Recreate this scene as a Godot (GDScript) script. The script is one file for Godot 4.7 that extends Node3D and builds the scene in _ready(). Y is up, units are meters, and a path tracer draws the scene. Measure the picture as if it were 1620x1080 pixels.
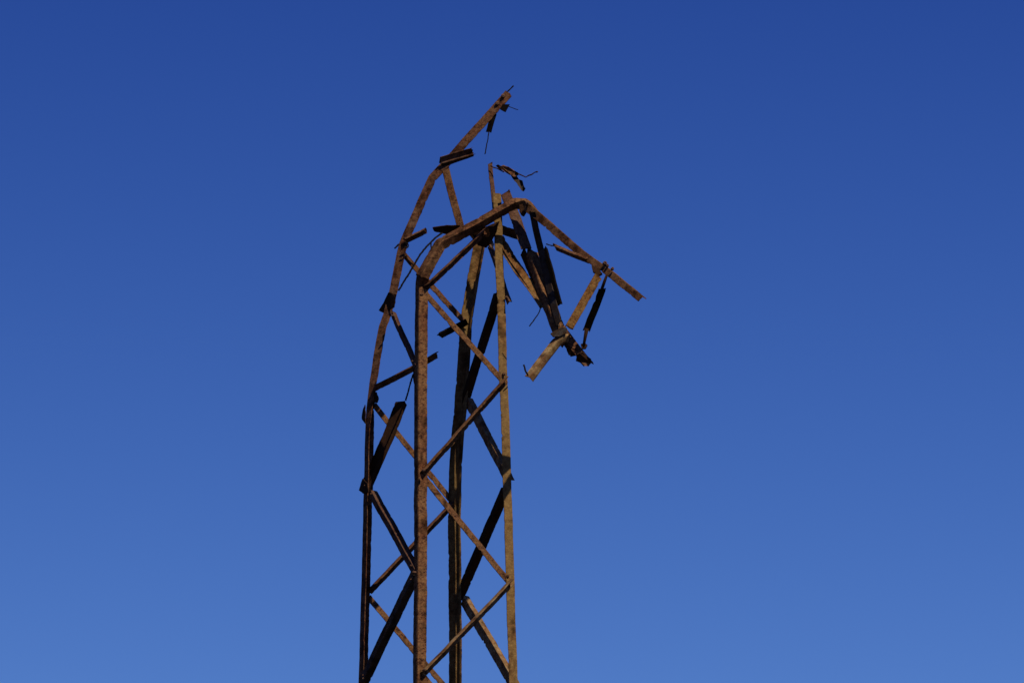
extends Node3D
# A ruined, rusted lattice mast against a clear sky. x to the right, y up, z towards the viewer, metres; the mast stands on the origin.

var mats := {}
var tower: Node3D
var rng := RandomNumberGenerator.new()
var rough := FastNoiseLite.new()
var stain := FastNoiseLite.new()
var count := 0
var taken := {}
var last_bar: MeshInstance3D

func v(x: float, y: float, z: float) -> Vector3:
	return Vector3(x, y, z)

func numbered(called: String) -> String:
	var n: int = taken.get(called, 0)
	taken[called] = n + 1
	return called if n == 0 else "%s_%03d" % [called, n]

# ------------------------------------------------------------------ materials
func noise(kind: int, freq: float, oct: int, s: int) -> FastNoiseLite:
	var n := FastNoiseLite.new()
	n.noise_type = kind; n.frequency = freq; n.fractal_octaves = oct; n.seed = s
	n.fractal_type = FastNoiseLite.FRACTAL_FBM
	return n

func rust_maps() -> Array:
	# grey maps shared by every rust tone: patches (broad), grain (fine), pits (sparse dark spots)
	var size := 512
	return [noise(FastNoiseLite.TYPE_SIMPLEX_SMOOTH, .012, 4, 3).get_seamless_image(size, size), noise(FastNoiseLite.TYPE_SIMPLEX, .07, 4, 8).get_seamless_image(size, size), noise(FastNoiseLite.TYPE_CELLULAR, .045, 2, 21).get_seamless_image(size, size)]

func rust(called: String, maps: Array, base: Color, other: Color, pit: Color, spread: float, pits: float, paint := Color(0, 0, 0, 0), relief: ImageTexture = null) -> void:
	# colours are linear real-world base colours
	var size: int = maps[0].get_width()
	var im := Image.create(size, size, false, Image.FORMAT_RGB8)
	for y in size:
		for x in size:
			var a: float = maps[0].get_pixel(x, y).r
			var b: float = maps[1].get_pixel(x, y).r
			var c: float = maps[2].get_pixel(x, y).r
			var k := clampf((a - .5) * spread + .5 + (b - .5) * .9, 0, 1)
			var col := base.lerp(other, k)
			if paint.a > 0.0:
				col = col.lerp(Color(paint.r, paint.g, paint.b), smoothstep(.46, .6, a * .8 + b * .35 - .06) * paint.a)
			col = col.lerp(pit, minf(1.0, smoothstep(.5, .74, b * .6 + c * .35 + (1.0 - a) * .25) * pits))
			# lighter scale and flakes between the pits
			var flake := smoothstep(.60, .72, b * .55 + (1.0 - c) * .25 + a * .25)
			col = col.lerp(Color(base.r * 1.55, base.g * 1.5, base.b * 1.35), flake * .5)
			var g := .7 + .6 * b
			im.set_pixel(x, y, Color(col.r * g, col.g * g, col.b * g).linear_to_srgb())
	var m := StandardMaterial3D.new()
	m.resource_name = called
	m.albedo_texture = ImageTexture.create_from_image(im)
	m.roughness = .82
	m.vertex_color_use_as_albedo = true
	m.metallic_specular = .1
	m.uv1_triplanar = true
	m.uv1_scale = Vector3(1.55, 1.55, 1.55)
	m.uv1_offset = Vector3(rng.randf(), rng.randf(), rng.randf())
	m.normal_enabled = true
	m.normal_texture = relief
	m.normal_scale = .3
	mats[called] = m

func make_materials() -> void:
	var maps := rust_maps()
	var bump: Image = maps[1].duplicate()
	bump.convert(Image.FORMAT_RGBA8)
	bump.bump_map_to_normal_map(6.0)
	var relief := ImageTexture.create_from_image(bump)
	rust("brown", maps, Color(.185, .094, .046), Color(.12, .054, .027), Color(.025, .011, .010), 2.2, 1.15, Color(.19, .12, .06, .5), relief)
	rust("red", maps, Color(.165, .075, .036), Color(.085, .036, .020), Color(.022, .010, .009), 2.4, 1.2, Color(.16, .11, .075, .55), relief)
	rust("olive", maps, Color(.19, .122, .05), Color(.15, .085, .036), Color(.05, .024, .014), 2.0, .7, Color(.19, .135, .06, .6), relief)
	rust("ochre", maps, Color(.21, .105, .036), Color(.12, .052, .02), Color(.04, .018, .010), 2.2, .9, Color(.22, .15, .062, .6), relief)
	rust("plum", maps, Color(.125, .064, .040), Color(.07, .032, .022), Color(.025, .014, .013), 2.4, .9, Color(.10, .075, .06, .6), relief)
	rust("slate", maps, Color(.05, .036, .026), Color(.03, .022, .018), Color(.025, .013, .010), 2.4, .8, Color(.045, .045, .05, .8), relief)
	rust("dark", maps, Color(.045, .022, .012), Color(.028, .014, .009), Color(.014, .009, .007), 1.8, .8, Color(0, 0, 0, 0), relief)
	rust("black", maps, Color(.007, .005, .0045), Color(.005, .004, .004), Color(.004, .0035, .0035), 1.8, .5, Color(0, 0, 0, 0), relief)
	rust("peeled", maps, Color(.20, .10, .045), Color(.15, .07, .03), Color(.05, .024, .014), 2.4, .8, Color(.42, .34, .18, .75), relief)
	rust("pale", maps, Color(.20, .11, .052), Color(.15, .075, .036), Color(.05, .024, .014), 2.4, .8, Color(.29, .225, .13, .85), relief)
	rust("cream", maps, Color(.42, .36, .27), Color(.30, .24, .17), Color(.10, .06, .04), 1.8, .5, Color(0, 0, 0, 0), relief)
	var w := StandardMaterial3D.new()
	w.resource_name = "wire"
	w.albedo_color = Color(.012, .010, .009).linear_to_srgb(); w.roughness = .8; w.metallic_specular = .1
	mats["wire"] = w
	var g := StandardMaterial3D.new()
	g.resource_name = "dry_ground"
	var gi := Image.create(512, 512, false, Image.FORMAT_RGB8)
	for y in 512:
		for x in 512:
			var k: float = maps[0].get_pixel(x, y).r * .6 + maps[1].get_pixel(x, y).r * .4
			gi.set_pixel(x, y, Color(.028, .024, .014).lerp(Color(.05, .042, .024), k).linear_to_srgb())
	g.albedo_texture = ImageTexture.create_from_image(gi)
	g.uv1_triplanar = true; g.uv1_world_triplanar = true; g.uv1_scale = Vector3(.21, .21, .21)
	g.roughness = .95
	mats["ground"] = g

# ------------------------------------------------------------------ shapes
func part(called: String, st: SurfaceTool, m: Material, parent: Node3D, label := "") -> MeshInstance3D:
	st.generate_normals()
	var o := MeshInstance3D.new()
	o.name = numbered(called)
	o.mesh = st.commit()
	o.material_override = m
	if label: o.set_meta("label", label)
	parent.add_child(o, true)
	return o

func quad(st: SurfaceTool, a: Vector3, b: Vector3, c: Vector3, d: Vector3) -> void:
	for p in [a, b, c, a, c, d]: st.add_vertex(p)

# a rolled steel angle along a line of points: heel on the line, one flange along d1 and one along d2, edges eaten by rust
func bar(called: String, pts: Array, d1: Vector3, d2: Vector3, w1: float, w2: float, m: String, o := {}) -> void:
	count += 1
	var t := .0075
	var path: Array[Vector3] = []
	var angle: Array[float] = []
	var twist: Dictionary = o.get("twist", {})
	var keys := twist.keys()
	keys.sort()
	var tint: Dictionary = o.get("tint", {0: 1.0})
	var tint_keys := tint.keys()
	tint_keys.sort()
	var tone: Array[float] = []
	var taper: Dictionary = o.get("taper", {0: 1.0})
	var taper_keys := taper.keys()
	taper_keys.sort()
	var size: Array[float] = []
	var taper_2: Dictionary = o.get("taper2", {0: 1.0})
	var taper_2_keys := taper_2.keys()
	taper_2_keys.sort()
	var size_2: Array[float] = []
	for i in pts.size() - 1:
		var a: Vector3 = pts[i]
		var b: Vector3 = pts[i + 1]
		var n := maxi(1, int(a.distance_to(b) / (.02 if a.y > 4.5 else .25)))
		for k in n:
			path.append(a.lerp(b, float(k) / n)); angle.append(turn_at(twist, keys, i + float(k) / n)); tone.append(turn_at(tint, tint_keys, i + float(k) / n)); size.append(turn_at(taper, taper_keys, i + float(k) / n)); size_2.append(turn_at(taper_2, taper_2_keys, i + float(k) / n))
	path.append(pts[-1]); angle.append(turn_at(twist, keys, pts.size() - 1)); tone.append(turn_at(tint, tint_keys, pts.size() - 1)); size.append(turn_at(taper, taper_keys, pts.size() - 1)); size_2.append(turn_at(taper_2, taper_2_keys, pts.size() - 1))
	# soften the kinks of a bent bar a little
	for pass_ in (1 if pts.size() > 2 and not o.has("sharp") else 0):
		var q := path.duplicate()
		for i in range(1, path.size() - 1):
			q[i] = (path[i - 1] + path[i] * 2.0 + path[i + 1]) * .25
		path = q
	var n_ := path.size()
	var d3 := d1.cross(d2).normalized()
	var tan0 := (path[1] - path[0]).normalized()
	var x := (d1 - tan0 * d1.dot(tan0)).normalized()
	var y := (d2 - tan0 * d2.dot(tan0)); y = (y - x * y.dot(x)).normalized()
	var flat := w2 < .001
	var rows: Array = []
	var prev := tan0
	for i in n_:
		var tg := (path[mini(i + 1, n_ - 1)] - path[maxi(i - 1, 0)]).normalized()
		var q := Quaternion(prev, tg)
		x = q * x; y = q * y; prev = tg
		var xr := x.rotated(tg, deg_to_rad(angle[i]))
		var yr := y.rotated(tg, deg_to_rad(angle[i]))
		var at: Vector3 = path[i]
		var s := count * 7.3
		var e1 := w1 * size[i] * (1.0 - .06 * absf(rough.get_noise_2d(i * 21.0, s)) - .5 * maxf(0, rough.get_noise_2d(i * 9.0, s + 40) - .42))
		var e2 := w2 * size[i] * size_2[i] * (1.0 - .06 * absf(rough.get_noise_2d(i * 21.0, s + 80)) - .5 * maxf(0, rough.get_noise_2d(i * 9.0, s + 120) - .42))
		var bow := xr * rough.get_noise_2d(i * 1.6, s + 200) * .0045 + yr * rough.get_noise_2d(i * 1.6, s + 240) * .0045
		at += bow
		var ring: Array[Vector3] = []
		var sec: Array[Vector2]
		if flat:
			sec = [Vector2(0, 0), Vector2(e1 * .33, 0), Vector2(e1 * .66, 0), Vector2(e1 - .002, 0), Vector2(e1, .002), Vector2(e1 - .001, t), Vector2(e1 * .66, t), Vector2(e1 * .33, t), Vector2(.001, t), Vector2(-.001, t * .5)]
		else:
			sec = [Vector2(.002, 0), Vector2(e1 * .33, 0), Vector2(e1 * .66, 0), Vector2(e1 - .002, 0), Vector2(e1, .002), Vector2(e1 - .001, t), Vector2(e1 * .6, t), Vector2(t + .006, t), Vector2(t, t + .006), Vector2(t, e2 * .6), Vector2(t, e2 - .001), Vector2(.002, e2), Vector2(0, e2 - .002), Vector2(0, e2 * .66), Vector2(0, e2 * .33), Vector2(0, .002)]
		for k in sec.size():
			var p := sec[k]
			var pit := rough.get_noise_3d(i * 24.0, k * 60.0, s + 300) * .0006
			var point := at + xr * (p.x + pit) + yr * (p.y + pit)
			if i == 0: point -= tg * float(o.get("torn_start", .004)) * ragged(k, sec.size(), s)
			if i == n_ - 1: point += tg * float(o.get("torn_end", .004)) * ragged(k, sec.size(), s + 11)
			ring.append(point)
		rows.append(ring)
	var st := SurfaceTool.new()
	st.begin(Mesh.PRIMITIVE_TRIANGLES)
	st.set_color(Color.WHITE)
	var tones: Array = []
	for i in n_:
		var ring_tone: Array[Color] = []
		for k in rows[0].size():
			var p: Vector3 = rows[i][k]
			var broad := stain.get_noise_3d(p.x * 60, p.y * 34, p.z * 60 + count * 50.0)
			var mid := stain.get_noise_3d(p.x * 260 + 500, p.y * 190, p.z * 260 + count * 31.0)
			var lip := 0.0
			if k in ([3, 4, 5, 10, 11, 12] if not flat else [0, 3, 4, 5, 8, 9]): lip = (.1 + .9 * stain.get_noise_3d(p.x * 400, p.y * 400, p.z * 400 + 77))
			if k == 0 or k == rows[0].size() - 1: lip = -.35 - .5 * mid  # heel brightened in the vertex colour: worn edge plus a painted highlight
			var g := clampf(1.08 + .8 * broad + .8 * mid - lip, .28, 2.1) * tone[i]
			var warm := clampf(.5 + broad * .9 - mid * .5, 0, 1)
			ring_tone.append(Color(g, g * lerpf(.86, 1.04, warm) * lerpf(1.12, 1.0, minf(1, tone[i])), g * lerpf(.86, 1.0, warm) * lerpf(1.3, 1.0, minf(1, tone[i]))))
		tones.append(ring_tone)
	var n_sec: int = rows[0].size()
	var group := [0, 0, 0, 1, 1, 2, 2, 2, 3, 3, 3, 4, 4, 5, 5, 5] if not flat else [0, 0, 0, 1, 1, 2, 2, 2, 3, 3]
	var turn := d1.cross(d2).dot(tan0) > 0
	for k in n_sec:
		st.set_smooth_group(group[k])
		var k2 := (k + 1) % n_sec
		for i in n_ - 1:
			var a := [rows[i][k], rows[i][k2], rows[i + 1][k2], rows[i + 1][k]]
			var c := [tones[i][k], tones[i][k2], tones[i + 1][k2], tones[i + 1][k]]
			for h in ([0, 1, 2, 0, 2, 3] if turn else [1, 0, 3, 1, 3, 2]):
				st.set_color(c[h]); st.add_vertex(a[h])
	st.set_color(Color(.6, .55, .5))
	st.set_smooth_group(-1)
	for end in [0, n_ - 1]:
		var r: Array = rows[end]
		var caps := [[0, 1, 7, 15], [1, 2, 6, 7], [2, 3, 5, 6], [3, 4, 5, 5], [15, 7, 8, 14], [14, 8, 9, 13], [13, 9, 10, 12], [12, 10, 11, 11]] if not flat else [[0, 1, 7, 8], [1, 2, 6, 7], [2, 3, 5, 6], [3, 4, 5, 5], [8, 9, 0, 0]]
		for c in caps:
			if (end == 0) != turn: quad(st, r[c[0]], r[c[1]], r[c[2]], r[c[3]])
			else: quad(st, r[c[3]], r[c[2]], r[c[1]], r[c[0]])
	last_bar = part(called, st, mats[m], tower, o.get("label", ""))

func ragged(k: int, n: int, s: float) -> float:
	return rough.get_noise_2d(float(mini(k, n - k)) * 20.0, s * 3.0 + 900.0) * 1.5

func turn_at(twist: Dictionary, keys: Array, at: float) -> float:
	if keys.is_empty(): return 0.0
	var last: float = 0.0
	var from: float = 0.0
	for k in keys:
		if at <= k:
			return lerpf(last, twist[k], clampf((at - from) / maxf(.001, k - from), 0, 1)) if at > from else last
		last = twist[k]; from = k
	return last

# a torn plate: outline in order, given thickness along its own normal, edges roughened
func plate_shape(pts: Array, thick: float, s: float) -> SurfaceTool:
	var ring: Array[Vector3] = []
	for i in pts.size():
		var a: Vector3 = pts[i]
		var b: Vector3 = pts[(i + 1) % pts.size()]
		var n := maxi(1, int(a.distance_to(b) / .02))
		for k in n:
			var p := a.lerp(b, float(k) / n)
			ring.append(p + Vector3(rough.get_noise_3d(p.x * 900, p.y * 900, s), rough.get_noise_3d(p.x * 900, p.y * 900, s + 50), rough.get_noise_3d(p.x * 900, p.y * 900, s + 90)) * .005)
	var mid := Vector3.ZERO
	for p in ring: mid += p
	mid /= ring.size()
	var nrm := Vector3.ZERO
	for i in ring.size(): nrm += (ring[i] - mid).cross(ring[(i + 1) % ring.size()] - mid)
	nrm = nrm.normalized() * thick * .5
	var flat := PackedVector2Array()
	var ux := (ring[0] - mid).normalized()
	var uy := nrm.normalized().cross(ux)
	for p in ring: flat.append(Vector2((p - mid).dot(ux), (p - mid).dot(uy)))
	var tri := Geometry2D.triangulate_polygon(flat)
	var st := SurfaceTool.new()
	st.begin(Mesh.PRIMITIVE_TRIANGLES)
	st.set_color(Color.WHITE)
	st.set_smooth_group(-1)
	for i in range(0, tri.size(), 3):
		for k in [0, 2, 1]: st.add_vertex(ring[tri[i + k]] + nrm)
		for k in [0, 1, 2]: st.add_vertex(ring[tri[i + k]] - nrm)
	for i in ring.size():
		var j := (i + 1) % ring.size()
		quad(st, ring[i] - nrm, ring[i] + nrm, ring[j] + nrm, ring[j] - nrm)
	return st

func plate(called: String, pts: Array, thick: float, m: String, o := {}) -> void:
	count += 1
	part(called, plate_shape(pts, thick, count * 13.0), mats[m], tower, o.get("label", ""))

func tube_shape(pts: Array, r: Array, sides: int, st: SurfaceTool) -> void:
	var x := Vector3.ZERO
	var rings: Array = []
	for i in pts.size():
		var tg: Vector3 = (pts[mini(i + 1, pts.size() - 1)] - pts[maxi(i - 1, 0)]).normalized()
		x = (tg.cross(Vector3(.3, .2, .93)) if x == Vector3.ZERO else x - tg * x.dot(tg)).normalized()
		var y := tg.cross(x)
		var ring := []
		for k in sides: ring.append(pts[i] + (x * cos(TAU * k / sides) + y * sin(TAU * k / sides)) * r[i])
		rings.append(ring)
	for i in pts.size() - 1:
		for k in sides:
			var j := (k + 1) % sides
			quad(st, rings[i][j], rings[i][k], rings[i + 1][k], rings[i + 1][j])
	for k in range(1, sides - 1):
		for p in [rings[0][0], rings[0][k], rings[0][k + 1]]: st.add_vertex(p)
		for p in [rings[-1][0], rings[-1][k + 1], rings[-1][k]]: st.add_vertex(p)

func wire(called: String, pts: Array, r: float, label := "") -> void:
	count += 1
	var c := Curve3D.new()
	for i in pts.size():
		var h: Vector3 = (pts[mini(i + 1, pts.size() - 1)] - pts[maxi(i - 1, 0)]) / 6.0
		c.add_point(pts[i], -h, h)
	var line: Array[Vector3] = []
	var rs: Array[float] = []
	var n := maxi(4, int(c.get_baked_length() / .012))
	for i in n + 1:
		var p := c.sample_baked(c.get_baked_length() * i / n, true)
		p += Vector3(rough.get_noise_2d(i * 14.0, count * 31.0), rough.get_noise_2d(i * 14.0, count * 31.0 + 9), 0) * .0035
		line.append(p); rs.append(r * (1.0 + .25 * rough.get_noise_2d(i * 40.0, count * 3.0)))
	var st := SurfaceTool.new()
	st.begin(Mesh.PRIMITIVE_TRIANGLES)
	st.set_color(Color.WHITE)
	tube_shape(line, rs, 6, st)
	if label:
		var o := part(called, st, mats["wire"], self, label)
		o.set_meta("category", "wire")
		o.set_meta("group", "loose wires on the wrecked mast")
	else:
		part(called, st, mats["wire"], tower)

# a hexagon bolt head with a short shank, set along n on the bar just built nearest to it
func bolt(at: Vector3, n: Vector3, r: float, h: float, holder: Node3D = null) -> void:
	n = n.normalized()
	var st := SurfaceTool.new()
	st.begin(Mesh.PRIMITIVE_TRIANGLES)
	st.set_color(Color.WHITE)
	st.set_smooth_group(-1)
	tube_shape([at - n * h, at + n * h * .8, at + n * h], [r, r, r * .8], 6, st)
	tube_shape([at + n * h, at + n * h * 1.8], [r * .5, r * .45], 8, st)
	part("bolt", st, mats["plum"], holder if holder else tower)

# a thin tie rod with a thick dark body in the middle, clamped to the arm above and to the lower end
func rod(a: Vector3, b: Vector3, c: Vector3, d: Vector3) -> void:
	for line in [[a, a.lerp(b, .5), b + (b - a) * .1], [c - (d - c) * .1, c.lerp(d, .5), d]]:
		var st := SurfaceTool.new()
		st.begin(Mesh.PRIMITIVE_TRIANGLES)
		st.set_color(Color.WHITE)
		tube_shape(line, [.011, .013, .014] if line[0] == a else [.019, .014, .011], 10, st)
		part("tie_rod", st, mats["dark"], tower)
	# the body is a folded strip, open towards the back
	var along := (c - b).normalized()
	var face := Vector3(-.35, -.6, .72)
	face = (face - along * face.dot(along)).normalized()
	var across := along.cross(face)
	bar("turnbuckle", [b - across * .029, b.lerp(c, .5) - across * .031, c - across * .029], across, -face, .058, .03, "black", {"torn_start": .01, "torn_end": .02, "label": "thick black body in the middle of the tie rod"})

# a rag of torn sheet with a bent wire end, hanging on the broken bar by a thin strip
func scrap(pts: Array, tail: Array, hook: Array, strip: Array) -> void:
	var root := Node3D.new()
	root.name = "torn_sheet"
	root.set_meta("label", "twisted rag of torn rusty sheet with a bent wire tail above the folded arm")
	root.set_meta("category", "scrap metal")
	add_child(root)
	part("sheet", plate_shape(pts, .005, 77.0), mats["red"], root)
	part("sheet", plate_shape(tail, .005, 97.0), mats["slate"], root)
	for line in [hook, strip]:
		var rs: Array[float] = []
		for p in line: rs.append(.006 * (1.0 + .5 * rough.get_noise_1d(p.x * 4000)))
		var st := SurfaceTool.new()
		st.begin(Mesh.PRIMITIVE_TRIANGLES)
		st.set_color(Color.WHITE)
		tube_shape(line, rs, 6, st)
		part("wire_tail" if line == hook else "strip", st, mats["dark"], root)

# ------------------------------------------------------------------ sky
func sky_color(up: float) -> Color:
	# a clear sky: deep overhead, paler towards the horizon (linear, per degree of height)
	var c := Vector3(.0409, .114, .411)
	var rate := Vector3(.117, .0935, .050)
	var x := 14.0 - up
	if x > 8.0: x = 8.0 + 6.0 * (1.0 - exp(-(x - 8.0) / 6.0))
	if x < -7.0: x = -7.0 - 6.0 * (1.0 - exp((x + 7.0) / 6.0))
	return Color(c.x * exp(rate.x * x), c.y * exp(rate.y * x), c.z * exp(rate.z * x))

func _ready() -> void:
	var cam := Camera3D.new()
	cam.name = "camera"
	cam.position = v(0.646,1.600,29.109)
	cam.rotation_degrees = Vector3(14, 0, 0)
	cam.fov = 11.3077
	cam.near = .1
	cam.far = 6000
	add_child(cam)
	cam.current = true

	var env := Environment.new()
	env.background_mode = Environment.BG_SKY
	var air := Image.create(16, 2048, false, Image.FORMAT_RGBF)
	for row in 2048:
		var c := sky_color(maxf(0, 90.0 - 180.0 * (row + .5) / 2048.0))
		for col in 16: air.set_pixel(col, row, c)
	var pan := PanoramaSkyMaterial.new()
	pan.panorama = ImageTexture.create_from_image(air)
	var sky := Sky.new()
	sky.sky_material = pan
	env.sky = sky
	env.tonemap_mode = Environment.TONE_MAPPER_LINEAR
	env.tonemap_exposure = 1.0
	env.sdfgi_enabled = true
	env.ssao_enabled = true
	env.ssil_enabled = true
	var world := WorldEnvironment.new()
	world.name = "world"
	world.environment = env
	add_child(world)

	var sun := DirectionalLight3D.new()
	sun.name = "sun"
	sun.light_energy = 1.5
	sun.light_color = Color(1, .93, .80)
	sun.light_angular_distance = .5
	sun.shadow_enabled = true
	add_child(sun)
	var high := deg_to_rad(48.0)
	var side := deg_to_rad(31.0)
	sun.look_at_from_position(Vector3(sin(side) * cos(high), sin(high), cos(side) * cos(high)) * 50.0, Vector3.ZERO)

	rng.seed = 11
	rough.seed = 5
	rough.frequency = .02
	rough.noise_type = FastNoiseLite.TYPE_SIMPLEX
	stain.seed = 9
	stain.frequency = .05
	stain.noise_type = FastNoiseLite.TYPE_SIMPLEX
	stain.fractal_octaves = 3
	make_materials()

	var ground := MeshInstance3D.new()
	ground.name = "ground"
	var pm := PlaneMesh.new()
	pm.size = Vector2(8000, 8000)
	ground.mesh = pm
	ground.material_override = mats["ground"]
	ground.set_meta("kind", "structure")
	add_child(ground)

	tower = Node3D.new()
	tower.name = "lattice_mast"
	tower.set_meta("label", "ruined rusty steel lattice mast with its top bent over to the right")
	tower.set_meta("category", "tower")
	add_child(tower)
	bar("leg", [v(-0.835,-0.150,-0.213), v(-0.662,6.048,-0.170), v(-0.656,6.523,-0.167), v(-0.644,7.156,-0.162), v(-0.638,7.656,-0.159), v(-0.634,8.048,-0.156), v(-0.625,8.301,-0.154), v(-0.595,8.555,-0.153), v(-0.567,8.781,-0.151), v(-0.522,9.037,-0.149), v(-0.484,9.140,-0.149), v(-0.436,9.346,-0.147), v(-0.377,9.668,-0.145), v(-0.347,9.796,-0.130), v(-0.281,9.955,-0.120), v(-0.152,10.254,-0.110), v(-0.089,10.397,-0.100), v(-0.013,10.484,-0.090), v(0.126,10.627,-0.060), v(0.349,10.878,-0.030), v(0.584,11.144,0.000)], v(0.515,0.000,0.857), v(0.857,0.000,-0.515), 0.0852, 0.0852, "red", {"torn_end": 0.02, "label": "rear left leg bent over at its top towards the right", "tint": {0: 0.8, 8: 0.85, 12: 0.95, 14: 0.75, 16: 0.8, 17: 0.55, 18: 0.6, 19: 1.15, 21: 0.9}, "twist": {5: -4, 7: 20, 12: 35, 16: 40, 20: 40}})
	bar("leg", [v(-0.178,-0.150,0.852), v(-0.137,5.796,0.687), v(-0.141,7.273,0.644), v(-0.149,8.596,0.606), v(-0.146,9.213,0.589), v(-0.129,9.266,0.660), v(0.037,9.603,0.560), v(0.346,9.792,0.460), v(0.673,10.000,0.400), v(0.750,10.020,0.400), v(0.837,9.934,0.460), v(1.220,9.452,0.920), v(1.487,9.154,1.260), v(1.722,8.856,1.560)], v(0.857,0.000,-0.515), v(-0.515,-0.000,-0.857), 0.0852, 0.0852, "brown", {"torn_end": 0.015, "sharp": true, "taper2": {0: 1.0, 5: 1.0, 6: 0.85, 7: 0.6, 8: 0.6, 9: 0.75, 10: 1.0}, "taper": {0: 1.0, 6: 1.0, 7: 1.12, 8: 1.1, 9: 1.0, 10: 0.85, 11: 0.74, 13: 0.7}, "label": "front leg folded over into a long arm that points down to the right", "tint": {0: 1.0, 4: 1.0, 5: 0.55, 6: 0.6, 7: 0.85, 8: 0.8, 9: 0.75, 10: 0.66, 12: 0.75}, "twist": {4: -4, 5: 0, 6: 12, 7: 33, 8: 33, 9: -4, 10: -32, 13: -30}})  # tint along the fold: grey paint, plus shade worked into the vertex colour
	bar("leg", [v(0.862,-0.150,0.213), v(0.694,5.872,0.171), v(0.673,6.575,0.166), v(0.629,7.979,0.156), v(0.604,8.651,0.151), v(0.595,8.933,0.149), v(0.571,9.588,0.145), v(0.553,10.151,0.141)], v(-0.857,-0.000,0.515), v(-0.515,-0.000,-0.857), 0.0852, 0.0852, "olive", {"label": "right leg, olive brown, snapped off behind the folded arm", "torn_end": 0.01})
	bar("leg", [v(0.212,-0.150,-0.858), v(0.170,5.999,-0.687), v(0.166,6.413,-0.675), v(0.155,7.305,-0.650), v(0.162,7.868,-0.634), v(0.183,8.151,-0.626), v(0.207,8.436,-0.618), v(0.237,8.778,-0.609), v(0.253,9.123,-0.600), v(0.289,9.354,-0.593), v(0.325,9.585,-0.587), v(0.369,9.817,-0.581), v(0.397,9.980,-0.576)], v(-0.857,-0.000,0.515), v(0.515,0.000,0.857), 0.0852, 0.0852, "olive", {"label": "rear leg leaning over to the right at its top", "torn_end": 0.02, "twist": {6: 0, 9: -8, 12: -10}})
	bar("brace", [v(-0.120,9.197,0.577), v(0.396,9.802,0.248)], v(0.603,-0.711,-0.362), v(0.527,0.014,0.850), 0.055, 0.0668, "red", {})
	bolt(v(-0.068,9.204,0.552), v(0.515,0.000,0.857), 0.0115, 0.0088, last_bar)
	bolt(v(0.393,9.745,0.257), v(0.515,0.000,0.857), 0.0115, 0.0088, last_bar)
	bar("brace", [v(-0.078,9.162,0.546), v(0.560,8.503,0.179)], v(-0.572,-0.745,0.343), v(-0.506,-0.010,-0.863), 0.055, 0.055, "brown", {})
	bolt(v(-0.071,9.121,0.528), v(0.515,0.000,0.857), 0.0115, 0.0088, last_bar)
	bolt(v(0.517,8.514,0.190), v(0.515,0.000,0.857), 0.0115, 0.0088, last_bar)
	bar("brace", [v(-0.131,7.565,0.631), v(0.577,8.490,0.175)], v(0.634,-0.673,-0.381), v(0.527,0.015,0.850), 0.055, 0.0742, "brown", {})
	bolt(v(-0.080,7.575,0.607), v(0.515,0.000,0.857), 0.0115, 0.0088, last_bar)
	bolt(v(0.578,8.434,0.183), v(0.515,0.000,0.857), 0.0115, 0.0088, last_bar)
	bar("brace", [v(-0.076,7.539,0.594), v(0.639,6.725,0.182)], v(-0.602,-0.712,0.362), v(-0.507,-0.009,-0.862), 0.0577, 0.055, "brown", {})
	bolt(v(-0.072,7.496,0.577), v(0.515,0.000,0.857), 0.0115, 0.0088, last_bar)
	bolt(v(0.595,6.736,0.192), v(0.515,0.000,0.857), 0.0115, 0.0088, last_bar)
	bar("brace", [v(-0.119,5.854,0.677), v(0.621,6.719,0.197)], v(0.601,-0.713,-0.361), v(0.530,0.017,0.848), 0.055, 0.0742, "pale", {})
	bolt(v(-0.068,5.859,0.652), v(0.515,0.000,0.857), 0.0115, 0.0088, last_bar)
	bolt(v(0.621,6.665,0.205), v(0.515,0.000,0.857), 0.0115, 0.0088, last_bar)
	bar("brace", [v(-0.064,5.835,0.640), v(0.676,5.005,0.208)], v(-0.597,-0.718,0.358), v(-0.509,-0.007,-0.861), 0.055, 0.055, "brown", {})
	bolt(v(-0.061,5.793,0.622), v(0.515,0.000,0.857), 0.0115, 0.0088, last_bar)
	bar("brace", [v(-0.399,9.124,0.028), v(-0.177,8.513,0.562)], v(-0.297,-0.687,-0.663), v(0.917,-0.013,-0.398), 0.0495, 0.033, "plum", {"label": "buckled brace with a chewed edge"})
	bolt(v(-0.393,9.074,0.061), v(-0.912,-0.000,0.409), 0.0115, 0.0088, last_bar)
	bolt(v(-0.204,8.555,0.512), v(-0.912,-0.000,0.409), 0.0115, 0.0088, last_bar)
	bar("brace", [v(-0.577,7.555,-0.054), v(-0.172,6.738,0.615)], v(-0.297,-0.689,-0.662), v(0.885,0.062,-0.461), 0.066, 0.0605, "plum", {})
	bolt(v(-0.565,7.513,-0.037), v(-0.912,-0.000,0.409), 0.0115, 0.0088, last_bar)
	bolt(v(-0.199,6.776,0.567), v(-0.912,-0.000,0.409), 0.0115, 0.0088, last_bar)
	bar("brace", [v(-0.178,6.684,0.619), v(-0.634,5.889,-0.098)], v(-0.281,0.727,-0.627), v(0.876,-0.072,-0.477), 0.077, 0.066, "slate", {})
	bolt(v(-0.196,6.658,0.575), v(-0.912,-0.000,0.409), 0.0115, 0.0088, last_bar)
	bolt(v(-0.618,5.922,-0.090), v(-0.912,-0.000,0.409), 0.0115, 0.0088, last_bar)
	bar("brace", [v(-0.612,5.879,-0.073), v(-0.188,5.066,0.639)], v(-0.288,-0.712,-0.641), v(0.885,0.058,-0.461), 0.055, 0.055, "brown", {})
	bolt(v(-0.598,5.840,-0.055), v(-0.912,-0.000,0.409), 0.0115, 0.0088, last_bar)
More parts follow.
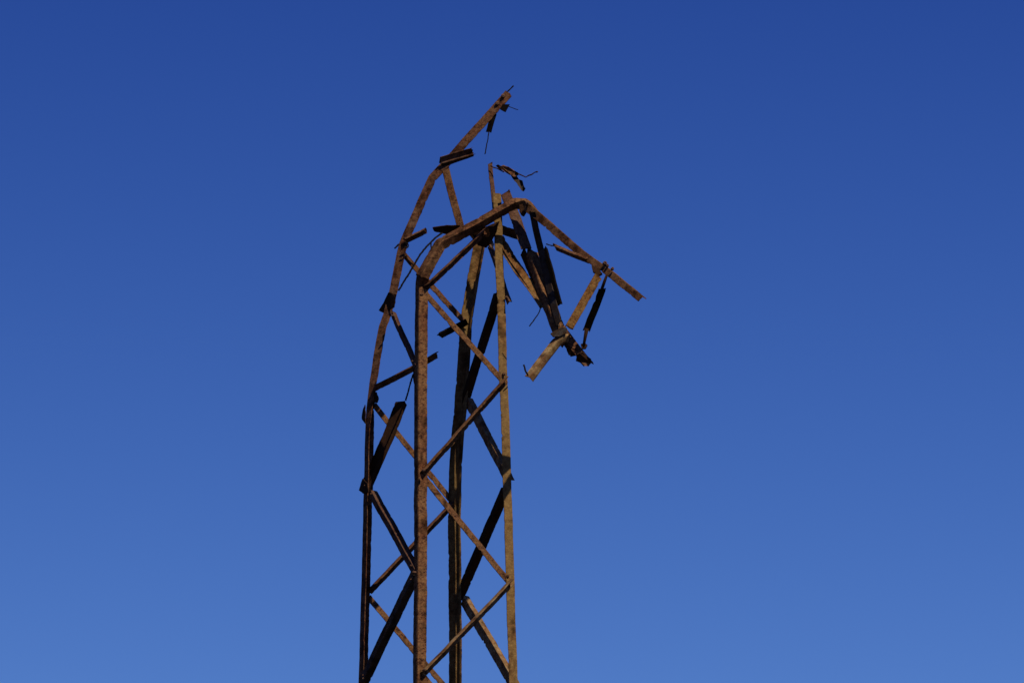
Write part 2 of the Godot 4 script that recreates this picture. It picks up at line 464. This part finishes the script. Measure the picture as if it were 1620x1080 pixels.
	bar("brace", [v(0.444,9.841,-0.351), v(0.618,9.162,0.227)], v(-0.341,-0.659,-0.670), v(0.920,-0.089,-0.382), 0.044, 0.033, "plum", {})
	bolt(v(0.446,9.792,-0.327), v(-0.891,-0.000,0.454), 0.0115, 0.0088, last_bar)
	bolt(v(0.596,9.211,0.171), v(-0.891,-0.000,0.454), 0.0115, 0.0088, last_bar)
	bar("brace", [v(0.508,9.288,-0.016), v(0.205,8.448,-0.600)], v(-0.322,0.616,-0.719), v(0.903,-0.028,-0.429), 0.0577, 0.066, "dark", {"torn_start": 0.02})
	bolt(v(0.502,9.264,-0.075), v(-0.912,-0.000,0.409), 0.0115, 0.0088, last_bar)
	bolt(v(0.222,8.486,-0.605), v(-0.912,-0.000,0.409), 0.0115, 0.0088, last_bar)
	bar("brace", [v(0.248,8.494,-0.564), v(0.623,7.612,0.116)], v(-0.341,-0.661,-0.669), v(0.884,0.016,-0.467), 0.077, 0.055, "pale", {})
	bolt(v(0.252,8.446,-0.545), v(-0.891,-0.000,0.454), 0.0115, 0.0088, last_bar)
	bolt(v(0.592,7.649,0.070), v(-0.891,-0.000,0.454), 0.0115, 0.0088, last_bar)
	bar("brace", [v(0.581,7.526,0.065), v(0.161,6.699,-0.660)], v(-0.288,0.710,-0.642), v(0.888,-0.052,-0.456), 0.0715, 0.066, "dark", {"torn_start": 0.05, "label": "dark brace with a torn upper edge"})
	bolt(v(0.566,7.499,0.020), v(-0.912,-0.000,0.409), 0.0115, 0.0088, last_bar)
	bolt(v(0.177,6.733,-0.650), v(-0.912,-0.000,0.409), 0.0115, 0.0088, last_bar)
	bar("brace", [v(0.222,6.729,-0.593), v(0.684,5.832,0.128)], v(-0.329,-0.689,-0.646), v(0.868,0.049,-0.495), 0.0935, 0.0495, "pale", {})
	bolt(v(0.221,6.681,-0.580), v(-0.891,-0.000,0.454), 0.0115, 0.0088, last_bar)
	bolt(v(0.645,5.859,0.080), v(-0.891,-0.000,0.454), 0.0115, 0.0088, last_bar)
	bar("brace", [v(-0.301,9.724,-0.187), v(0.253,9.183,-0.591)], v(-0.532,-0.784,0.320), v(-0.561,0.044,-0.827), 0.055, 0.055, "red", {})
	bolt(v(-0.292,9.683,-0.206), v(0.515,0.000,0.857), 0.0115, 0.0088, last_bar)
	bolt(v(0.210,9.194,-0.576), v(0.515,0.000,0.857), 0.0115, 0.0088, last_bar)
	bar("broken_brace", [v(-0.590,8.483,-0.153), v(-0.031,8.867,-0.446)], v(0.446,-0.854,-0.268), v(0.477,-0.026,0.878), 0.055, 0.0742, "red", {"torn_end": 0.03, "label": "broken brace snapped off behind the front leg"})
	bolt(v(-0.540,8.475,-0.179), v(0.515,0.000,0.857), 0.0115, 0.0088, last_bar)
	bar("broken_brace", [v(-0.008,9.043,-0.496), v(0.240,9.187,-0.516)], v(0.332,-0.667,-0.667), v(-0.380,0.553,-0.742), 0.055, 0.0275, "black", {"torn_start": 0.015, "label": "short stub of a snapped brace on the rear leg"})  # near-black colour stands in for the shade on this snapped end
	bar("brace", [v(-0.543,8.354,-0.195), v(0.142,7.581,-0.629)], v(-0.591,-0.724,0.355), v(-0.525,0.011,-0.851), 0.055, 0.055, "brown", {})
	bolt(v(-0.537,8.312,-0.215), v(0.515,0.000,0.857), 0.0115, 0.0088, last_bar)
	bolt(v(0.099,7.594,-0.617), v(0.515,0.000,0.857), 0.0115, 0.0088, last_bar)
	bar("brace", [v(-0.608,6.694,-0.191), v(0.105,7.558,-0.608)], v(0.620,-0.691,-0.372), v(0.510,-0.006,0.860), 0.055, 0.0742, "red", {})
	bolt(v(-0.557,6.701,-0.215), v(0.515,0.000,0.857), 0.0115, 0.0088, last_bar)
	bolt(v(0.104,7.503,-0.602), v(0.515,0.000,0.857), 0.0115, 0.0088, last_bar)
	bar("brace", [v(-0.570,6.662,-0.213), v(0.182,5.834,-0.693)], v(-0.583,-0.733,0.351), v(-0.527,0.013,-0.850), 0.055, 0.055, "brown", {})
	bolt(v(-0.565,6.620,-0.233), v(0.515,0.000,0.857), 0.0115, 0.0088, last_bar)
	bar("broken_brace", [v(-0.286,8.337,-0.052), v(-0.409,8.019,-0.062), v(-0.609,7.553,-0.102)], v(-0.643,0.310,-0.701), v(0.665,-0.229,-0.711), 0.1155, 0.044, "dark", {"label": "loose brace torn off at its top end, still fixed to the left leg", "torn_start": 0.01})
	bar("broken_brace", [v(0.016,10.485,-0.057), v(0.301,10.578,-0.037)], v(0.268,-0.670,-0.692), v(-0.170,0.675,-0.718), 0.033, 0, "dark", {})
	bar("broken_brace", [v(0.003,10.501,-0.064), v(0.304,10.588,-0.044)], v(-0.225,0.602,0.766), v(0.174,-0.748,0.640), 0.0605, 0.033, "plum", {"label": "short stub of angle jutting right from the bend of the left leg", "torn_end": 0.02})
	bar("brace", [v(0.086,10.457,-0.038), v(0.136,10.271,-0.098), v(0.231,9.934,-0.218)], v(-0.888,-0.348,0.299), v(-0.383,0.204,-0.901), 0.0715, 0.0495, "brown", {})
	bar("broken_brace", [v(-0.310,9.813,-0.094), v(-0.126,9.891,-0.034)], v(0.471,-0.676,-0.566), v(0.018,-0.634,0.773), 0.055, 0.033, "red", {"torn_end": 0.02, "label": "stub of a snapped brace high on the left leg"})
	plate("torn_plate", [v(-0.054,9.906,-0.060), v(0.068,9.918,-0.040), v(0.185,9.918,-0.030), v(0.206,9.892,-0.100), v(0.155,9.862,-0.200), v(0.055,9.877,-0.160), v(-0.039,9.889,-0.120)], 0.006, "dark", {"label": "torn plate stuck between the folded arm and the upper brace"})
	plate("gusset_plate", [v(-0.434,9.328,-0.100), v(-0.365,9.284,-0.020), v(-0.384,9.177,-0.050), v(-0.474,9.154,-0.180), v(-0.525,9.200,-0.260)], 0.006, "dark", {})
	plate("gusset_plate", [v(-0.647,7.665,-0.120), v(-0.602,7.609,-0.040), v(-0.591,7.531,-0.040), v(-0.637,7.532,-0.110), v(-0.682,7.578,-0.200)], 0.006, "dark", {})
	plate("gusset_plate", [v(-0.633,8.326,-0.140), v(-0.626,8.151,-0.140), v(-0.666,8.220,-0.220), v(-0.657,8.294,-0.200)], 0.006, "dark", {})
	plate("gusset_plate", [v(-0.570,8.428,-0.120), v(-0.532,8.434,-0.120), v(-0.512,8.372,-0.120), v(-0.525,8.338,-0.120), v(-0.569,8.344,-0.120)], 0.006, "dark", {})
	plate("gusset_plate", [v(-0.198,8.494,0.500), v(-0.154,8.503,0.530), v(-0.153,8.348,0.530), v(-0.189,8.358,0.500), v(-0.198,8.416,0.500)], 0.006, "dark", {})
	plate("gusset_plate", [v(0.277,9.761,0.200), v(0.393,9.818,0.240), v(0.536,9.867,0.270), v(0.514,9.778,0.260), v(0.459,9.701,0.150), v(0.420,9.674,0.100), v(0.348,9.683,0.150)], 0.006, "dark", {})
	bar("broken_brace", [v(0.474,10.466,0.060), v(0.488,10.298,0.080), v(0.516,10.003,0.100)], v(-0.894,-0.041,0.447), v(-0.440,-0.116,-0.890), 0.044, 0.033, "plum", {"label": "thin broken bar standing up above the right leg", "torn_start": 0.01})
	bar("lattice_bar", [v(0.627,10.172,0.184), v(0.732,9.902,0.204), v(0.814,9.620,0.294)], v(-0.915,-0.246,0.318), v(-0.250,-0.270,-0.930), 0.099, 0.055, "plum", {"torn_start": 0.02})
	bar("lattice_bar", [v(0.789,9.587,0.359), v(0.896,9.205,0.539), v(1.017,8.818,0.739), v(1.101,8.654,0.799)], v(0.863,0.052,-0.502), v(-0.413,-0.498,-0.763), 0.0935, 0.077, "brown", {"torn_start": 0.04})
	bar("lattice_bar", [v(0.754,9.618,0.303), v(0.879,9.261,0.453), v(0.995,8.926,0.663)], v(-0.563,-0.527,-0.637), v(0.772,-0.060,-0.633), 0.0715, 0, "dark", {"torn_start": 0.03})
	bar("lattice_bar", [v(0.790,9.897,0.459), v(0.850,9.625,0.419), v(0.919,9.287,0.499), v(1.017,8.801,0.779)], v(0.564,0.337,0.754), v(0.802,-0.008,-0.597), 0.077, 0.0385, "slate", {})
	bar("lattice_bar", [v(0.504,9.782,0.077), v(0.637,9.509,0.237), v(0.762,9.273,0.397), v(0.880,9.051,0.537)], v(0.914,0.377,-0.148), v(0.069,-0.505,-0.860), 0.066, 0.044, "ochre", {})
	bar("lattice_bar", [v(0.549,9.709,0.092), v(0.670,9.460,0.252), v(0.795,9.247,0.412), v(0.919,9.030,0.552)], v(-0.899,-0.429,0.091), v(0.151,-0.497,-0.855), 0.033, 0, "pale", {})
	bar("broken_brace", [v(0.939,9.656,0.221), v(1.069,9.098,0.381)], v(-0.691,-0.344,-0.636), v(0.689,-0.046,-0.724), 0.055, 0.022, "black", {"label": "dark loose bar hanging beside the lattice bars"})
	bar("broken_brace", [v(0.545,9.849,-0.005), v(0.706,9.769,0.095)], v(-0.195,0.588,0.785), v(-0.592,-0.708,0.384), 0.0935, 0.0275, "plum", {"label": "short stub behind the right leg under the folded arm"})
	bar("lattice_bar", [v(1.085,8.814,0.786), v(1.191,8.645,0.846), v(1.317,8.471,0.906)], v(-0.843,-0.522,0.132), v(0.040,-0.306,-0.951), 0.0825, 0.066, "red", {"torn_end": 0.05})
	bar("lattice_bar", [v(1.086,8.754,0.803), v(1.164,8.577,0.853)], v(-0.410,-0.411,-0.814), v(0.823,0.217,-0.525), 0.0935, 0, "dark", {})
	bar("lattice_bar", [v(1.141,8.700,0.880), v(1.066,8.670,0.910), v(1.018,8.632,0.910), v(0.793,8.313,0.940)], v(-0.649,0.492,-0.580), v(0.373,-0.459,-0.806), 0.0605, 0.066, "peeled", {"torn_end": 0.004, "label": "pale rusted strut kicked out at the lower end, pointing down left"})
	plate("clamp_plate", [v(0.971,8.697,0.910), v(0.993,8.713,0.910), v(1.067,8.752,0.910), v(1.110,8.746,0.910), v(1.104,8.702,0.910), v(1.040,8.669,0.910), v(0.992,8.669,0.910)], 0.03, "slate", {})
	plate("clamp_plate", [v(1.226,8.596,0.940), v(1.263,8.604,0.940), v(1.282,8.585,0.940), v(1.268,8.563,0.940), v(1.236,8.558,0.940)], 0.035, "dark", {})
	plate("torn_plate", [v(1.084,8.632,0.840), v(1.142,8.594,0.860), v(1.200,8.567,0.880), v(1.190,8.522,0.860), v(1.142,8.516,0.840)], 0.006, "dark", {})
	plate("torn_plate", [v(1.194,8.514,0.940), v(1.241,8.533,0.950), v(1.268,8.505,0.930), v(1.311,8.472,0.930), v(1.314,8.444,0.910), v(1.290,8.430,0.880), v(1.269,8.449,0.890), v(1.253,8.424,0.880), v(1.221,8.460,0.890), v(1.184,8.469,0.900)], 0.02, "dark", {"label": "ragged broken tip at the lower end"})
	bar("hanging_strut", [v(1.345,9.157,1.194), v(1.217,8.916,1.214), v(1.099,8.696,1.224)], v(0.871,-0.473,-0.131), v(-0.142,0.012,-0.990), 0.0715, 0.033, "ochre", {"torn_start": 0.02, "torn_end": 0.015, "label": "mottled ochre strut hanging from the arm, its lower end free"})
	plate("clamp_plate", [v(1.317,9.247,1.100), v(1.379,9.192,1.140), v(1.404,9.148,1.180), v(1.372,9.126,1.180), v(1.326,9.176,1.140)], 0.02, "dark", {})
	rod(v(1.440,9.126,1.220), v(1.404,9.028,1.180), v(1.273,8.707,1.000), v(1.247,8.571,0.950))
	bar("broken_brace", [v(1.010,9.513,0.805), v(1.295,9.335,1.025)], v(0.095,-0.711,-0.697), v(-0.698,-0.547,0.463), 0.0605, 0.033, "red", {"torn_start": 0.03, "label": "short stub under the long arm with a pointed end"})
	bar("broken_brace", [v(0.623,11.009,0.027), v(0.587,10.942,0.027)], v(-0.880,0.474,0.029), v(-0.026,0.014,-1.000), 0.0577, 0, "black", {"label": "square end of a broken plate under the tip of the upper arm"})
	bar("broken_brace", [v(0.505,10.959,-0.021), v(0.475,10.859,-0.001), v(0.450,10.765,-0.001)], v(-0.794,0.167,-0.585), v(0.543,-0.239,-0.805), 0.0495, 0.022, "black", {"label": "dark stub hanging under the upper arm"})
	bolt(v(0.568,11.096,0.020), v(0.200,0.300,0.930), 0.0187, 0.0066)
	bolt(v(0.517,11.029,0.010), v(0.200,0.300,0.930), 0.0187, 0.0066)
	bolt(v(1.426,9.233,1.200), v(0.300,0.600,0.750), 0.0198, 0.0110)
	bolt(v(1.446,9.206,1.220), v(0.300,0.500,0.800), 0.0132, 0.0099)
	bolt(v(1.486,9.162,1.290), v(0.300,0.600,0.750), 0.0143, 0.0088)
	bolt(v(-0.125,9.104,0.660), v(0.515,0.000,0.857), 0.0132, 0.0121)
	bolt(v(-0.099,7.565,0.700), v(0.515,0.000,0.857), 0.0132, 0.0121)
	bolt(v(-0.083,5.872,0.710), v(0.515,0.000,0.857), 0.0132, 0.0121)
	bolt(v(0.575,8.518,0.190), v(0.515,0.000,0.857), 0.0132, 0.0121)
	bolt(v(0.608,6.754,0.200), v(0.515,0.000,0.857), 0.0132, 0.0121)
	bolt(v(-0.171,6.704,0.660), v(-0.857,-0.000,0.515), 0.0132, 0.0121)
	bolt(v(-0.615,7.597,-0.090), v(-0.857,-0.000,0.515), 0.0132, 0.0121)
	bolt(v(-0.615,5.950,-0.100), v(-0.857,-0.000,0.515), 0.0132, 0.0121)
	bolt(v(0.777,9.977,0.440), v(0.300,0.100,0.950), 0.0165, 0.0165)
	bolt(v(0.459,9.712,0.150), v(0.300,0.100,0.950), 0.0165, 0.0165)
	plate("torn_plate", [v(0.712,9.992,0.370), v(0.756,9.986,0.370), v(0.772,9.918,0.370), v(0.750,9.884,0.370), v(0.728,9.889,0.370), v(0.712,9.929,0.370)], 0.02, "dark", {})
	plate("torn_plate", [v(0.447,9.766,0.100), v(0.469,9.755,0.100), v(0.492,9.703,0.120), v(0.480,9.669,0.100), v(0.464,9.709,0.100)], 0.004, "cream", {"label": "pale curl of torn sheet under the joint"})
	wire("hook", [v(-0.297,9.768,-0.050), v(-0.270,9.757,-0.050), v(-0.267,9.728,-0.050), v(-0.286,9.716,-0.050), v(-0.297,9.728,-0.050)], 0.0060)
	wire("hook", [v(-0.348,9.759,-0.080), v(-0.370,9.736,-0.080), v(-0.387,9.719,-0.080)], 0.0077)
	wire("hook", [v(0.607,11.135,0.010), v(0.635,11.164,0.010), v(0.660,11.190,0.010)], 0.0060)
	wire("hook", [v(0.612,10.996,0.030), v(0.657,10.975,0.030), v(0.699,10.961,0.030)], 0.0038)
	wire("hook", [v(1.007,9.496,0.800), v(0.969,9.505,0.800), v(0.934,9.513,0.800)], 0.0055)
	wire("hook", [v(0.781,8.328,0.940), v(0.763,8.366,0.940), v(0.752,8.399,0.940), v(0.744,8.421,0.940)], 0.0083)
	# loose things that hang from the tower
	wire("loose_wire", [v(0.035,9.854,-0.050), v(-0.020,9.809,-0.031), v(-0.069,9.752,-0.012), v(-0.113,9.702,0.000), v(-0.157,9.645,0.000), v(-0.203,9.565,0.000), v(-0.250,9.482,-0.012), v(-0.300,9.407,-0.031), v(-0.349,9.326,-0.050)], 0.0083, "long dark wire drooping from the torn plate down to the left leg")
	wire("loose_wire", [v(-0.065,9.748,0.000), v(-0.063,9.705,0.010), v(-0.061,9.662,0.020)], 0.0060, "short wire end dangling from the middle of the long drooping wire")
	wire("loose_wire", [v(0.443,10.769,0.000), v(0.428,10.675,0.000), v(0.408,10.561,0.000)], 0.0049, "straight thin wire hanging under the upper arm, below a dark stub")
	wire("loose_wire", [v(0.895,9.044,0.550), v(0.879,8.982,0.550), v(0.846,8.927,0.550), v(0.795,8.854,0.550)], 0.0049, "thin curved wire hanging below the pale edge of the lattice bars")
	wire("loose_wire", [v(-0.198,8.444,0.500), v(-0.222,8.426,0.317), v(-0.249,8.386,0.133), v(-0.278,8.344,-0.050)], 0.0072, "twisted wire holding the top of the loose dark brace to the front leg")
	scrap([v(0.502,10.417,0.120), v(0.524,10.428,0.114), v(0.546,10.411,0.132), v(0.574,10.431,0.102), v(0.613,10.398,0.144), v(0.657,10.392,0.090), v(0.696,10.346,0.156), v(0.702,10.343,0.078), v(0.668,10.299,0.168), v(0.624,10.352,0.066), v(0.574,10.350,0.180), v(0.529,10.408,0.054)], [v(0.624,10.348,0.120), v(0.657,10.329,0.114), v(0.690,10.318,0.132), v(0.707,10.295,0.102), v(0.735,10.277,0.144), v(0.746,10.253,0.090), v(0.762,10.198,0.156), v(0.746,10.193,0.078), v(0.729,10.175,0.168), v(0.713,10.237,0.066), v(0.679,10.249,0.180), v(0.646,10.327,0.054)], [v(0.679,10.354,0.120), v(0.724,10.335,0.114), v(0.768,10.309,0.132), v(0.790,10.333,0.102), v(0.818,10.329,0.144), v(0.846,10.366,0.090), v(0.868,10.351,0.156)], [v(0.457,10.417,0.120), v(0.480,10.405,0.114), v(0.513,10.390,0.132), v(0.574,10.365,0.102)])
